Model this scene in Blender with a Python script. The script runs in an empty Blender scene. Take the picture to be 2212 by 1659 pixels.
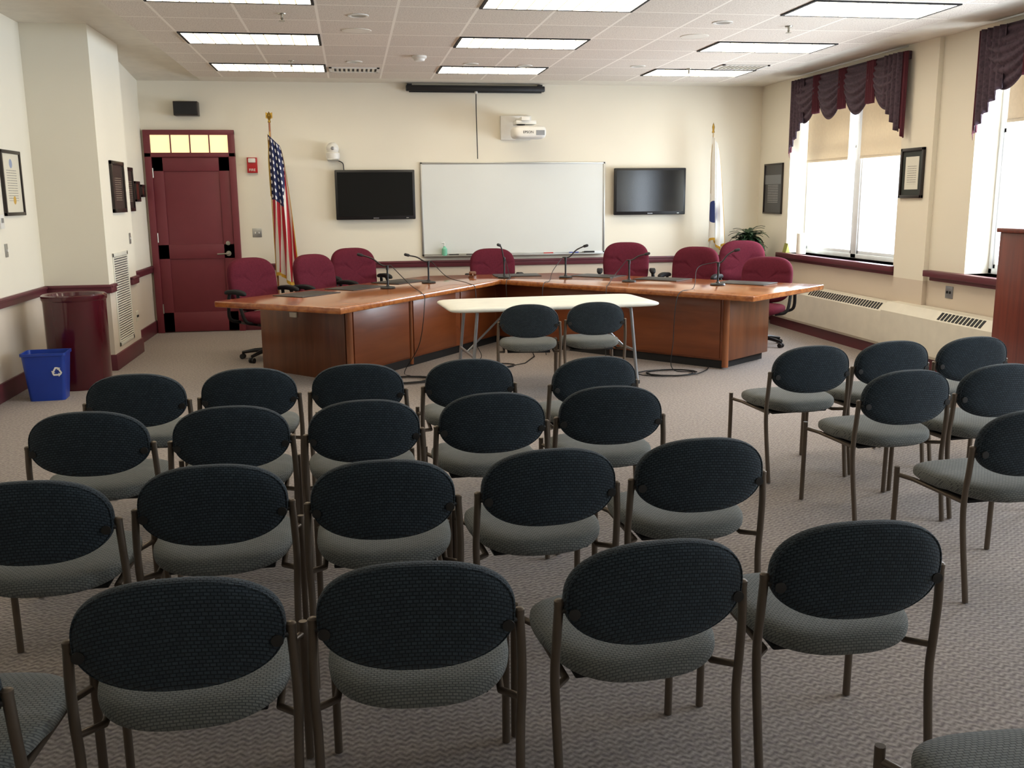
import bpy, bmesh, math, random
from mathutils import Vector, Matrix
random.seed(3)
C=bpy.context.scene.collection
scene=bpy.context.scene
scene.view_settings.view_transform='Standard'
scene.view_settings.look='None'
scene.view_settings.exposure=0.42
rad=math.radians
# ------------------------------------------------------------ materials
def lin(h):
    h=h.lstrip('#'); o=[]
    for i in (0,2,4):
        c=int(h[i:i+2],16)/255; o.append(c/12.92 if c<=.04045 else ((c+.055)/1.055)**2.4)
    return (*o,1)
def newmat(name):
    m=bpy.data.materials.new(name); m.use_nodes=True; nt=m.node_tree
    return m,nt,nt.nodes['Principled BSDF']
def N(nt,t,**k):
    n=nt.nodes.new(t)
    for a,b in k.items(): setattr(n,a,b)
    return n
def M(nt,op,a,b=None,c=None):
    n=nt.nodes.new('ShaderNodeMath'); n.operation=op
    for i,v in enumerate((a,b,c)):
        if v is None: continue
        if isinstance(v,(int,float)): n.inputs[i].default_value=v
        else: nt.links.new(v,n.inputs[i])
    return n.outputs[0]
def mixc(nt,f,a,b):
    n=nt.nodes.new('ShaderNodeMix'); n.data_type='RGBA'
    if isinstance(f,(int,float)): n.inputs[0].default_value=f
    else: nt.links.new(f,n.inputs[0])
    for i,v in ((6,a),(7,b)):
        if isinstance(v,tuple): n.inputs[i].default_value=v
        else: nt.links.new(v,n.inputs[i])
    return n.outputs[2]
def sep(nt,kind='Object'):
    if kind=='Position':
        g=N(nt,'ShaderNodeNewGeometry'); src=g.outputs['Position']
    else:
        g=N(nt,'ShaderNodeTexCoord'); src=g.outputs[kind]
    s=N(nt,'ShaderNodeSeparateXYZ'); nt.links.new(src,s.inputs[0]); return s.outputs,src
def comb(nt,x,y,z):
    n=N(nt,'ShaderNodeCombineXYZ')
    for i,v in enumerate((x,y,z)):
        if isinstance(v,(int,float)): n.inputs[i].default_value=v
        else: nt.links.new(v,n.inputs[i])
    return n.outputs[0]
def plain(name,hexc,rough=.5,metal=0,var=.06,scale=8,coat=0,bump=0,spec=.5):
    m,nt,b=newmat(name); c=lin(hexc)
    tc=N(nt,'ShaderNodeTexCoord'); no=N(nt,'ShaderNodeTexNoise'); no.inputs['Scale'].default_value=scale
    nt.links.new(tc.outputs['Object'],no.inputs['Vector'])
    d=tuple(x*(1-var*2) for x in c[:3])+(1,); e=tuple(min(1,x*(1+var)) for x in c[:3])+(1,)
    nt.links.new(mixc(nt,no.outputs['Fac'],d,e),b.inputs['Base Color'])
    b.inputs['Roughness'].default_value=rough; b.inputs['Metallic'].default_value=metal
    b.inputs['Coat Weight'].default_value=coat; b.inputs['Specular IOR Level'].default_value=spec
    if bump:
        bp=N(nt,'ShaderNodeBump'); bp.inputs['Strength'].default_value=bump; bp.inputs['Distance'].default_value=.01
        n2=N(nt,'ShaderNodeTexNoise'); n2.inputs['Scale'].default_value=scale*12
        nt.links.new(tc.outputs['Object'],n2.inputs['Vector'])
        nt.links.new(n2.outputs['Fac'],bp.inputs['Height']); nt.links.new(bp.outputs[0],b.inputs['Normal'])
    return m
def wallmat(name,up,low):
    m,nt,b=newmat(name); o,src=sep(nt,'Position')
    f=M(nt,'GREATER_THAN',o[2],.82)
    no=N(nt,'ShaderNodeTexNoise'); no.inputs['Scale'].default_value=1.5; nt.links.new(src,no.inputs['Vector'])
    c=mixc(nt,f,lin(low),lin(up))
    h=N(nt,'ShaderNodeHueSaturation'); nt.links.new(c,h.inputs['Color'])
    nt.links.new(M(nt,'MULTIPLY_ADD',no.outputs['Fac'],.08,.96),h.inputs['Value'])
    nt.links.new(h.outputs[0],b.inputs['Base Color']); b.inputs['Roughness'].default_value=.75
    b.inputs['Specular IOR Level'].default_value=.2
    return m
def woven(name,other,dark,light,l2,sx=.0150,sy=.0092,rough=.9):
    m,nt,b=newmat(name); o,_=sep(nt,'Object')
    v=comb(nt,o[0],M(nt,'ADD',o[1],o[2]),0)
    br=N(nt,'ShaderNodeTexBrick'); nt.links.new(v,br.inputs['Vector'])
    br.inputs['Scale'].default_value=1; br.inputs['Brick Width'].default_value=sx; br.inputs['Row Height'].default_value=sy
    br.inputs['Mortar Size'].default_value=.0024; br.inputs['Mortar Smooth'].default_value=.9
    br.inputs['Color1'].default_value=lin(light); br.inputs['Color2'].default_value=lin(l2); br.inputs['Mortar'].default_value=lin(dark)
    nt.links.new(br.outputs['Color'],b.inputs['Base Color']); b.inputs['Roughness'].default_value=rough
    b.inputs['Specular IOR Level'].default_value=.15; b.inputs['Sheen Weight'].default_value=.12; b.inputs['Sheen Roughness'].default_value=.5
    bp=N(nt,'ShaderNodeBump'); bp.inputs['Strength'].default_value=.4; bp.inputs['Distance'].default_value=.003; bp.invert=True
    nt.links.new(br.outputs['Fac'],bp.inputs['Height']); nt.links.new(bp.outputs[0],b.inputs['Normal'])
    return m
def wood(name,dark,light,axis=0,scale=1,rough=.3,coat=.4,stretch=14):
    m,nt,b=newmat(name); tc=N(nt,'ShaderNodeTexCoord'); mp=N(nt,'ShaderNodeMapping')
    s=[stretch*scale]*3; s[axis]=scale*.8; mp.inputs['Scale'].default_value=s
    nt.links.new(tc.outputs['Object'],mp.inputs['Vector'])
    no=N(nt,'ShaderNodeTexNoise'); no.inputs['Scale'].default_value=1.6; no.inputs['Detail'].default_value=6; no.inputs['Distortion'].default_value=.6
    nt.links.new(mp.outputs[0],no.inputs['Vector'])
    r=N(nt,'ShaderNodeValToRGB'); r.color_ramp.elements[0].position=.35; r.color_ramp.elements[1].position=.65
    r.color_ramp.elements[0].color=lin(dark); r.color_ramp.elements[1].color=lin(light)
    nt.links.new(no.outputs['Fac'],r.inputs[0]); nt.links.new(r.outputs[0],b.inputs['Base Color'])
    b.inputs['Roughness'].default_value=rough; b.inputs['Coat Weight'].default_value=coat; b.inputs['Coat Roughness'].default_value=.15
    return m
def emis(name,hexc,s):
    m,nt,b=newmat(name); b.inputs['Base Color'].default_value=lin(hexc); b.inputs['Emission Color'].default_value=lin(hexc); b.inputs['Emission Strength'].default_value=s
    return m
wall_m=wallmat('wall_paint','#e6dfce','#d0c2b1')
wallL_m=wallmat('wall_paint_side','#e6e0d0','#d0c4b5')
burg=plain('burgundy_trim','#5e2630',.45,var=.05,coat=.1)
doorm=plain('burgundy_door','#702a33',.5,var=.05)
white=plain('white_plastic','#e2e0da',.4)
cream=plain('cream_metal','#ded8c8',.55)
ventm=plain('vent_enamel','#dcdacd',.5)
whitef=plain('white_frame','#eef3f8',.4)
black=plain('black_plastic','#101013',.4)
blackr=plain('black_armrest','#131316',.65,spec=.3)
blackm=plain('matte_black','#18181a',.7)
screen=plain('screen_glass','#060608',.12,var=0)
alum=plain('aluminium','#b8b8b4',.35,.8)
bronze=plain('bronze_metal','#685c50',.4,.55)
darkbr=plain('dark_bracket','#2b2927',.5,.3)
steel=plain('grey_steel','#9b9da0',.35,.7)
gold=plain('gold_metal','#a8873c',.35,.8)
brass=plain('satin_nickel','#b0aca0',.3,.9)
burgfab=plain('burgundy_fabric','#602431',.95,var=.15,scale=60,bump=.3,spec=.1)
wood_top=wood('glossy_wood_top','#8a4b25','#ab6935',0,1,.16,.6)
wood_edge=wood('wood_edge_post','#7f4a28','#935630',2,1,.3,.3)
wood_base=wood('dark_wood_panel','#5a3019','#6e3e21',2,1,.35,.3,9)
wood_base2=wood('red_wood_panel','#783e1f','#8a4b28',0,1,.38,.25,6)
podm=wood('burgundy_wood','#5c2219','#74301f',2,1,.4,.2)
fab_back_shaded=woven('woven_fabric_back_shaded',0,'#1c2125','#384249','#2f373d')  # same fabric as the seat, with shade put into its darker tones
fab_seat_lit=woven('woven_fabric_seat_lit',0,'#505250','#777873','#6c6e69')  # same weave lightened, light from above painted into the colour
leather=plain('desk_pad_leather','#1e1714',.45)
tabwhite=plain('table_plastic','#e4e3d8',.45)
paper=plain('paper','#e4dfd0',.8)
blue=plain('blue_plastic','#143a9a',.4,coat=.2)
trashm=plain('maroon_enamel','#4a121c',.18,coat=.5)
leafm=plain('leaf_green','#1f341a',.5,var=.3,scale=20)
redm=plain('red_plastic','#b0161c',.4)
wb_m=plain('whiteboard_surface','#dadcd8',.25,var=.02,scale=2)
frame_m=plain('dark_wood_frame','#1f1512',.35)
rubber=plain('cable_rubber','#121214',.6)
shade_m=plain('shade_fabric','#d9cebc',.9,scale=30)
nt=shade_m.node_tree; b=nt.nodes['Principled BSDF']; tr=N(nt,'ShaderNodeBsdfTranslucent'); tr.inputs[0].default_value=lin('#d2c3ab'); ms=N(nt,'ShaderNodeMixShader'); ms.inputs[0].default_value=.22
nt.links.new(b.outputs[0],ms.inputs[1]); nt.links.new(tr.outputs[0],ms.inputs[2]); nt.links.new(ms.outputs[0],nt.nodes['Material Output'].inputs[0])
# carpet
carpet,nt,b=newmat('carpet_pattern'); o,src=sep(nt,'Position')
zz=M(nt,'PINGPONG',o[0],.02)
t=M(nt,'ADD',M(nt,'MULTIPLY',o[1],1.0),M(nt,'MULTIPLY',zz,.8))
st=M(nt,'PINGPONG',t,.014); st=M(nt,'MULTIPLY',st,70)
no=N(nt,'ShaderNodeTexNoise'); no.inputs['Scale'].default_value=60; no.inputs['Detail'].default_value=3; nt.links.new(src,no.inputs['Vector'])
no2=N(nt,'ShaderNodeTexNoise'); no2.inputs['Scale'].default_value=36; nt.links.new(src,no2.inputs['Vector'])
f=M(nt,'ADD',M(nt,'MULTIPLY',st,.42),M(nt,'MULTIPLY',M(nt,'SUBTRACT',no.outputs['Fac'],.2),1.0))
r=N(nt,'ShaderNodeValToRGB'); r.color_ramp.elements[0].position=.2; r.color_ramp.elements[0].color=lin('#685d58'); r.color_ramp.elements[1].position=.85; r.color_ramp.elements[1].color=lin('#aca096')
nt.links.new(f,r.inputs[0])
cc=mixc(nt,M(nt,'MULTIPLY',M(nt,'GREATER_THAN',no2.outputs['Fac'],.56),.22),r.outputs[0],lin('#6e5f68'))
nt.links.new(cc,b.inputs['Base Color']); b.inputs['Roughness'].default_value=.9; b.inputs['Specular IOR Level'].default_value=.15
b.inputs['Sheen Weight'].default_value=.15
bp=N(nt,'ShaderNodeBump'); bp.inputs['Strength'].default_value=.3; bp.inputs['Distance'].default_value=.004; nt.links.new(f,bp.inputs['Height']); nt.links.new(bp.outputs[0],b.inputs['Normal'])
# ceiling tiles
GX,GY,TX,TY=-1.444,11.675,.62,.6487
tile,nt,b=newmat('ceiling_tile'); o,src=sep(nt,'Position')
def line(v,off,per,w):
    q=M(nt,'PINGPONG',M(nt,'SUBTRACT',v,off),per/2)
    return M(nt,'LESS_THAN',q,w)
g=M(nt,'MAXIMUM',line(o[0],GX,TX,.011),line(o[1],GY,TY,.011))
no=N(nt,'ShaderNodeTexNoise'); no.inputs['Scale'].default_value=90; no.inputs['Detail'].default_value=2; nt.links.new(src,no.inputs['Vector'])
r=N(nt,'ShaderNodeValToRGB'); r.color_ramp.elements[0].position=.35; r.color_ramp.elements[0].color=lin('#c4b9ac'); r.color_ramp.elements[1].position=.55; r.color_ramp.elements[1].color=lin('#dfd6ca')
nt.links.new(no.outputs['Fac'],r.inputs[0])
tx=M(nt,'FLOOR',M(nt,'DIVIDE',M(nt,'SUBTRACT',o[0],GX),TX)); ty=M(nt,'FLOOR',M(nt,'DIVIDE',M(nt,'SUBTRACT',o[1],GY),TY))
wn=N(nt,'ShaderNodeTexWhiteNoise'); wn.noise_dimensions='2D'; nt.links.new(comb(nt,tx,ty,0),wn.inputs['Vector'])
h=N(nt,'ShaderNodeHueSaturation'); nt.links.new(r.outputs[0],h.inputs['Color']); nt.links.new(M(nt,'MULTIPLY_ADD',wn.outputs['Value'],.08,.96),h.inputs['Value'])
nt.links.new(mixc(nt,g,h.outputs[0],lin('#f2ebe0')),b.inputs['Base Color']); b.inputs['Roughness'].default_value=.9
plaster=plain('plaster','#e2dccf',.8)
# light diffuser
diff,nt,b=newmat('light_diffuser'); o,src=sep(nt,'Object')
g=M(nt,'MAXIMUM',M(nt,'LESS_THAN',M(nt,'PINGPONG',o[0],.06),.006),M(nt,'LESS_THAN',M(nt,'PINGPONG',o[1],.06),.006))
b.inputs['Base Color'].default_value=lin('#fff4dc')
nt.links.new(mixc(nt,g,lin('#fff1d4'),lin('#ecd9b0')),b.inputs['Emission Color'])
nt.links.new(M(nt,'SUBTRACT',7.0,M(nt,'MULTIPLY',g,6.45)),b.inputs['Emission Strength'])
# valance pattern
val,nt,b=newmat('valance_fabric'); tc=N(nt,'ShaderNodeTexCoord')
vo=N(nt,'ShaderNodeTexVoronoi'); vo.inputs['Scale'].default_value=34; nt.links.new(tc.outputs['Object'],vo.inputs['Vector'])
nt.links.new(mixc(nt,M(nt,'GREATER_THAN',vo.outputs['Distance'],.45),lin('#3c2e38'),lin('#483742')),b.inputs['Base Color']); b.inputs['Roughness'].default_value=.85
valb=plain('burgundy_lining','#541a29',.8,var=.12)
# US flag (uses UV)
flagm,nt,b=newmat('flag_stripes'); tc=N(nt,'ShaderNodeTexCoord'); s=N(nt,'ShaderNodeSeparateXYZ'); nt.links.new(tc.outputs['UV'],s.inputs[0]); u,v=s.outputs[0],s.outputs[1]
stripe=M(nt,'GREATER_THAN',M(nt,'FRACT',M(nt,'ADD',M(nt,'MULTIPLY',u,4.5),M(nt,'MULTIPLY',v,1.2))),.5)
cs=mixc(nt,stripe,lin('#a81c2c'),lin('#dcd6cc'))
cant=M(nt,'MULTIPLY',M(nt,'LESS_THAN',v,.45),M(nt,'LESS_THAN',u,M(nt,'SUBTRACT',1.1,M(nt,'MULTIPLY',v,1.0))))
du=M(nt,'SUBTRACT',M(nt,'FRACT',M(nt,'MULTIPLY',u,5)),.5); dv=M(nt,'SUBTRACT',M(nt,'FRACT',M(nt,'MULTIPLY',v,20)),.5)
dd=M(nt,'ADD',M(nt,'MULTIPLY',du,du),M(nt,'MULTIPLY',dv,dv))
stars=mixc(nt,M(nt,'LESS_THAN',dd,.07),lin('#1b2350'),lin('#dddde2'))
c1=mixc(nt,cant,cs,stars)
edge=M(nt,'MAXIMUM',M(nt,'GREATER_THAN',v,.975),M(nt,'MAXIMUM',M(nt,'GREATER_THAN',u,.975),M(nt,'LESS_THAN',u,.03)))
nt.links.new(mixc(nt,edge,c1,lin('#c79a2e')),b.inputs['Base Color']); b.inputs['Roughness'].default_value=.6
flagw,nt,b=newmat('flag_white'); tc=N(nt,'ShaderNodeTexCoord'); s=N(nt,'ShaderNodeSeparateXYZ'); nt.links.new(tc.outputs['UV'],s.inputs[0]); u,v=s.outputs[0],s.outputs[1]
a1=M(nt,'SUBTRACT',u,.2); a2=M(nt,'MULTIPLY',M(nt,'SUBTRACT',v,.72),1.6)
em=M(nt,'LESS_THAN',M(nt,'ADD',M(nt,'MULTIPLY',a1,a1),M(nt,'MULTIPLY',a2,a2)),.03)
edge=M(nt,'MAXIMUM',M(nt,'GREATER_THAN',v,.975),M(nt,'GREATER_THAN',u,.985))
nt.links.new(mixc(nt,edge,mixc(nt,em,lin('#efefec'),lin('#27397a')),lin('#c79a2e')),b.inputs['Base Color']); b.inputs['Roughness'].default_value=.6
def docmat(name,bg,ink,seal=None,w=.4,h=.5,banner=None):
    m,nt,b=newmat(name); o,src=sep(nt,'Object')
    x,z=o[0],o[2]
    no=N(nt,'ShaderNodeTexNoise'); no.inputs['Scale'].default_value=120; nt.links.new(comb(nt,x,M(nt,'MULTIPLY',M(nt,'FLOOR',M(nt,'DIVIDE',z,.022)),.3),0),no.inputs['Vector'])
    ln=M(nt,'MULTIPLY',M(nt,'LESS_THAN',M(nt,'PINGPONG',z,.011),.0035),M(nt,'MULTIPLY',M(nt,'LESS_THAN',M(nt,'ABSOLUTE',x),w*.32),M(nt,'LESS_THAN',M(nt,'ABSOLUTE',M(nt,'SUBTRACT',z,-h*.04)),h*.27)))
    ln=M(nt,'MULTIPLY',ln,M(nt,'GREATER_THAN',no.outputs['Fac'],.44))
    c=mixc(nt,M(nt,'MULTIPLY',ln,.75),lin(bg),lin(ink))
    if seal:
        dx=M(nt,'SUBTRACT',x,w*.05); dz=M(nt,'SUBTRACT',z,-h*.3)
        c=mixc(nt,M(nt,'LESS_THAN',M(nt,'ADD',M(nt,'MULTIPLY',dx,dx),M(nt,'MULTIPLY',dz,dz)),(w*.09)**2),c,lin(seal))
        dz=M(nt,'SUBTRACT',z,h*.34)
        c=mixc(nt,M(nt,'LESS_THAN',M(nt,'ADD',M(nt,'MULTIPLY',x,x),M(nt,'MULTIPLY',dz,dz)),(w*.1)**2),c,lin('#8a99b8'))
    if banner:
        c=mixc(nt,M(nt,'MULTIPLY',M(nt,'GREATER_THAN',z,h*.1),M(nt,'LESS_THAN',z,h*.3)),c,lin(banner))
    nt.links.new(c,b.inputs['Base Color']); b.inputs['Roughness'].default_value=.3
    return m
# ------------------------------------------------------------ mesh helpers
def mk(name,bm,mat,parent=None,smooth=True,ang=40,loc=None,rot=None):
    me=bpy.data.meshes.new(name); bmesh.ops.recalc_face_normals(bm,faces=bm.faces); bm.to_mesh(me); bm.free()
    for m in (mat if isinstance(mat,list) else [mat]): me.materials.append(m)
    if smooth: me.shade_smooth(); me.set_sharp_from_angle(angle=rad(ang))
    o=bpy.data.objects.new(name,me); C.objects.link(o)
    if parent: o.parent=parent
    if loc: o.location=loc
    if rot: o.rotation_euler=rot
    return o
def root(name,label,cat,loc=(0,0,0),rz=0,group=None):
    o=bpy.data.objects.new(name,None); o.empty_display_size=.1; C.objects.link(o); o.location=loc; o.rotation_euler=(0,0,rz)
    o['label']=label; o['category']=cat
    if group: o['group']=group
    return o
def tag(o,label,cat,group=None):
    o['label']=label; o['category']=cat
    if group: o['group']=group
    return o
def st_(o): o['kind']='structure'; return o
def bbox(bm,lo,hi,bev=0,seg=2,mi=0,mat=None):
    r=bmesh.ops.create_cube(bm,size=1); vs=r['verts']
    for v in vs: v.co=Vector([(lo[i]+hi[i])/2+v.co[i]*(hi[i]-lo[i]) for i in range(3)])
    es=list({e for v in vs for e in v.link_edges})
    fs=list({f for v in vs for f in v.link_faces})
    for f in fs: f.material_index=mi
    if bev:
        g=bmesh.ops.bevel(bm,geom=es,offset=bev,segments=seg,affect='EDGES',profile=.5)
        vs=list({v for f in g['faces'] for v in f.verts}|{v for v in vs if v.is_valid})
    if mat is not None:
        bmesh.ops.transform(bm,matrix=mat,verts=[v for v in vs if v.is_valid])
def box(name,lo,hi,mat,parent=None,bev=0,seg=2,loc=None,rot=None):
    bm=bmesh.new(); bbox(bm,lo,hi,bev,seg); return mk(name,bm,mat,parent,loc=loc,rot=rot)
def boxes(name,lst,mat,parent=None,bev=0):
    bm=bmesh.new()
    for l in lst: bbox(bm,l[0],l[1],bev)
    return mk(name,bm,mat,parent)
def tubebm(bm,pts,r,n=10,mi=0):
    pts=[Vector(p) for p in pts]; rs=r if isinstance(r,(list,tuple)) else [r]*len(pts)
    rings=[]; nrm=None
    for i,p in enumerate(pts):
        t=(pts[min(i+1,len(pts)-1)]-pts[max(i-1,0)]).normalized()
        if nrm is None:
            a=Vector((0,0,1)) if abs(t.z)<.9 else Vector((1,0,0)); nrm=t.cross(a).normalized()
        else:
            nrm=(nrm-t*nrm.dot(t)).normalized()
        bn=t.cross(nrm)
        rings.append([bm.verts.new(p+(nrm*math.cos(2*math.pi*k/n)+bn*math.sin(2*math.pi*k/n))*rs[i]) for k in range(n)])
    for a,b_ in zip(rings,rings[1:]):
        for k in range(n):
            f=bm.faces.new((a[k],a[(k+1)%n],b_[(k+1)%n],b_[k])); f.material_index=mi
    bm.faces.new(rings[0]).material_index=mi; bm.faces.new(rings[-1]).material_index=mi
def cr(pts,k=6):
    P=[Vector(p) for p in pts]; P=[P[0]*2-P[1]]+P+[P[-1]*2-P[-2]]; out=[]
    for i in range(1,len(P)-2):
        for j in range(k):
            t=j/k; a,b_,c,d=P[i-1],P[i],P[i+1],P[i+2]
            out.append(.5*((2*b_)+(c-a)*t+(2*a-5*b_+4*c-d)*t*t+(3*b_-a-3*c+d)*t**3))
    out.append(P[-2]); return out
def tube(name,pts,r,mat,parent=None,n=10,**k):
    bm=bmesh.new(); tubebm(bm,pts,r,n); return mk(name,bm,mat,parent,**k)
def lathebm(bm,prof,n=32,c=(0,0,0),mat=None):
    rings=[]
    for (r,z) in prof:
        if r<1e-5: rings.append([bm.verts.new((c[0],c[1],c[2]+z))])
        else: rings.append([bm.verts.new((c[0]+r*math.cos(2*math.pi*k/n),c[1]+r*math.sin(2*math.pi*k/n),c[2]+z)) for k in range(n)])
    for a,b_ in zip(rings,rings[1:]):
        for k in range(n):
            k2=(k+1)%n
            if len(a)==1 and len(b_)==1: continue
            if len(a)==1: bm.faces.new((a[0],b_[k2],b_[k]))
            elif len(b_)==1: bm.faces.new((a[k],a[k2],b_[0]))
            else: bm.faces.new((a[k],a[k2],b_[k2],b_[k]))
    if mat is not None: bmesh.ops.transform(bm,matrix=mat,verts=[v for r in rings for v in r])
def lathe(name,prof,mat,parent=None,n=32,loc=None,rot=None,c=(0,0,0)):
    bm=bmesh.new(); lathebm(bm,prof,n,c); return mk(name,bm,mat,parent,loc=loc,rot=rot)
def prism(name,poly,z0,z1,mat,parent=None,bev=0):
    bm=bmesh.new(); a=[bm.verts.new((x,y,z0)) for x,y in poly]
    f=bm.faces.new(a); r=bmesh.ops.extrude_face_region(bm,geom=[f])
    for v in r['geom']:
        if isinstance(v,bmesh.types.BMVert): v.co.z=z1
    bmesh.ops.recalc_face_normals(bm,faces=bm.faces)
    if bev: bmesh.ops.bevel(bm,geom=bm.edges[:],offset=bev,segments=3,affect='EDGES',profile=.5)
    return mk(name,bm,mat,parent)
def spw(v,e): return math.copysign(abs(v)**e,v)
def cushion(bm,out,T,fn,n=48,m=12,e=.4):
    rings=[]
    for j in range(m+1):
        ph=math.pi*j/m; s=max(0,math.sin(ph))**e; d=-spw(math.cos(ph),.7)*T/2
        if j in (0,m): rings.append([bm.verts.new(fn(0,0,d))]); continue
        rings.append([bm.verts.new(fn(out(2*math.pi*k/n)[0]*s,out(2*math.pi*k/n)[1]*s,d)) for k in range(n)])
    for a,b_ in zip(rings,rings[1:]):
        for k in range(n):
            k2=(k+1)%n
            if len(a)==1: bm.faces.new((a[0],b_[k2],b_[k]))
            elif len(b_)==1: bm.faces.new((a[k],a[k2],b_[0]))
            else: bm.faces.new((a[k],a[k2],b_[k2],b_[k]))
def sup(w,h,e,h2=None):
    def f(t):
        c,s=math.cos(t),math.sin(t); hh=h if s>=0 or h2 is None else h2
        return w*spw(c,2/e),hh*spw(s,2/e)
    return f
def dup(r,loc,rz,label=None,sc=None):
    def rec(o,par):
        c=o.copy(); C.objects.link(c)
        if par: c.parent=par
        for ch in o.children: rec(ch,c)
        return c
    n=rec(r,None); n.location=loc; n.rotation_euler=(0,0,rz)
    if label: n['label']=label
    if sc: n.scale=sc
    return n
def textmesh(name,s,size,mat,parent,mtx):
    c=bpy.data.curves.new('tmp','FONT'); c.body=s; c.size=size; c.align_x='CENTER'; c.align_y='CENTER'; c.extrude=.0008
    o=bpy.data.objects.new('tmp',c); C.objects.link(o); bpy.context.view_layer.update()
    me=bpy.data.meshes.new_from_object(o.evaluated_get(bpy.context.evaluated_depsgraph_get()))
    bpy.data.objects.remove(o); me.transform(mtx); me.materials.clear(); me.materials.append(mat)
    t=bpy.data.objects.new(name,me); C.objects.link(t); t.parent=parent; return t
FRONT=Matrix.Rotation(rad(90),4,'X')
# ------------------------------------------------------------ room shell
D=12.78; XR=5.6; XL=-2.98; ZC=3.11; YB=-2.5; GL=-1.76; PX=-2.38
st_(box('floor',(XL-.3,YB-.2,-.1),(XR+.3,D+.3,0),carpet))
st_(box('wall_back',(XL-.3,D,0),(XR+.3,D+.2,3.5),wall_m))
st_(box('wall_front',(XL-.3,YB-.2,0),(XR+.3,YB,3.5),wall_m))
st_(box('wall_left',(XL-.2,YB,0),(XL,D,3.5),wallL_m))
st_(box('wall_left',(XL,9.95,0),(PX,11.17,3.5),wallL_m))
st_(box('wall_left',(XL,11.17,0),(-2.53,D,3.5),wallL_m))
st_(box('wall_left',(XL,7.95,0),(-2.9,8.1,3.5),wallL_m))
wins=[(9.3,11.85),(5.55,8.1),(1.8,4.35),(-1.6,.9)]; WZ0,WZ1=.93,2.95  # last opening is out of view, added for extra light
bl=[((XR,YB,0),(XR+.3,D,WZ0)),((XR,YB,WZ1),(XR+.3,D,3.5))]
ys=[YB]+[q for w in sorted(wins) for q in w]+[D]
for i in range(0,len(ys),2): bl.append(((XR,ys[i],WZ0),(XR+.3,ys[i+1],WZ1)))
bl.append(((XR-.05,8.67,0),(XR,9.2,3.3)))
st_(boxes('wall_right',bl,wall_m))
st_(box('ceiling',(GL,YB,ZC),(5.03,12.25,ZC+.08),tile))
bm=bmesh.new()
for lo,hi in (((5.03,YB,ZC+.01),(XR+.1,D,ZC+.1)),((GL,12.25,ZC+.01),(5.03,D,ZC+.1)),((XL,YB,3.30),(GL,11.17,3.36))): bbox(bm,lo,hi)
va=[bm.verts.new(p) for p in ((XL,11.17,3.30),(GL,11.17,3.30),(GL,D,3.12),(XL,D,3.12),(XL,11.17,3.36),(GL,11.17,3.36),(GL,D,3.36),(XL,D,3.36))]
for f in ((0,1,2,3),(4,5,6,7),(0,1,5,4),(1,2,6,5),(2,3,7,6),(3,0,4,7)): bm.faces.new([va[i] for i in f])
st_(mk('ceiling',bm,plaster))
def rail(name,segs,z0,z1,t,parent=None):
    bm=bmesh.new()
    for x0,y0,x1,y1,nx,ny in segs:
        lo=(min(x0,x1,x0+nx*t,x1+nx*t),min(y0,y1,y0+ny*t,y1+ny*t),z0); hi=(max(x0,x1,x0+nx*t,x1+nx*t),max(y0,y1,y0+ny*t,y1+ny*t),z1)
        bbox(bm,lo,hi,.006)
        lo2=[lo[0]+(nx<0)*-.01,lo[1]+(ny<0)*-.01,z1-.03]; hi2=[hi[0]+(nx>0)*.01,hi[1]+(ny>0)*.01,z1-.008]
        if z0>.3: bbox(bm,lo2,hi2,.005)
    return st_(mk(name,bm,burg))
rail('trim_1',[(-1.43,D,XR,D,0,-1)],.775,.86,.028)
rail('trim_2',[(XL,-2,XL,9.95,1,0),(XL,9.95,PX+.025,9.95,0,-1),(PX,9.93,PX,10.13,1,0),(PX,10.86,PX,11.18,1,0),(-2.53,11.19,-2.53,D,1,0)],.775,.86,.028)
rail('baseboard_back',[(-1.43,D,XR,D,0,-1)],0,.15,.02)
rail('baseboard_left',[(XL,-2,XL,9.95,1,0),(XL,9.95,PX+.02,9.95,0,-1),(PX,9.94,PX,11.18,1,0),(-2.53,11.19,-2.53,D,1,0),(XL,7.95,-2.88,7.95,0,-1),(-2.9,7.94,-2.9,8.11,1,0)],0,.16,.022)
rail('baseboard_right',[(XR,YB,XR,D,-1,0)],0,.14,.02)
st_(boxes('trim_3',[((5.52,9.22,.87),(5.86,12.0,.93)),((5.57,9.25,.83),(5.61,11.97,.875))],burg,bev=.006))
st_(boxes('trim_4',[((5.52,5.4,.87),(5.86,8.64,.93)),((5.57,5.43,.83),(5.61,8.6,.875))],burg,bev=.006))
for i,(a,b_) in enumerate(wins):
    w=bpy.data.objects.new('window_%d'%(i+1),None); C.objects.link(w); st_(w); w['label']='tall double window with pale frame'
    X0,X1=5.84,5.9; m_=(a+b_)/2; L=[]
    for y0,y1 in ((a,a+.05),(b_-.05,b_),(m_-.06,m_+.06)): L.append(((X0,y0,WZ0),(X1,y1,WZ1)))
    for z0,z1 in ((WZ0,WZ0+.05),(WZ1-.05,WZ1)): L.append(((X0,a,z0),(X1,b_,z1)))
    boxes('window_frame',L,whitef,w,bev=.004)
    L=[]
    for y0,y1 in ((a+.05,m_-.06),(m_+.06,b_-.05)):
        for q in (y0,y1-.03): L.append(((X0+.01,q,WZ0+.05),(X1-.01,q+.03,WZ1-.05)))
        L.append(((X0+.01,y0,WZ0+.05),(X1-.01,y1,WZ0+.09)))
        L.append(((X0+.01,y0,2.2),(X1-.01,y1,2.24)))
    boxes('window_sash',L,whitef,w,bev=.003)
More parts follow.
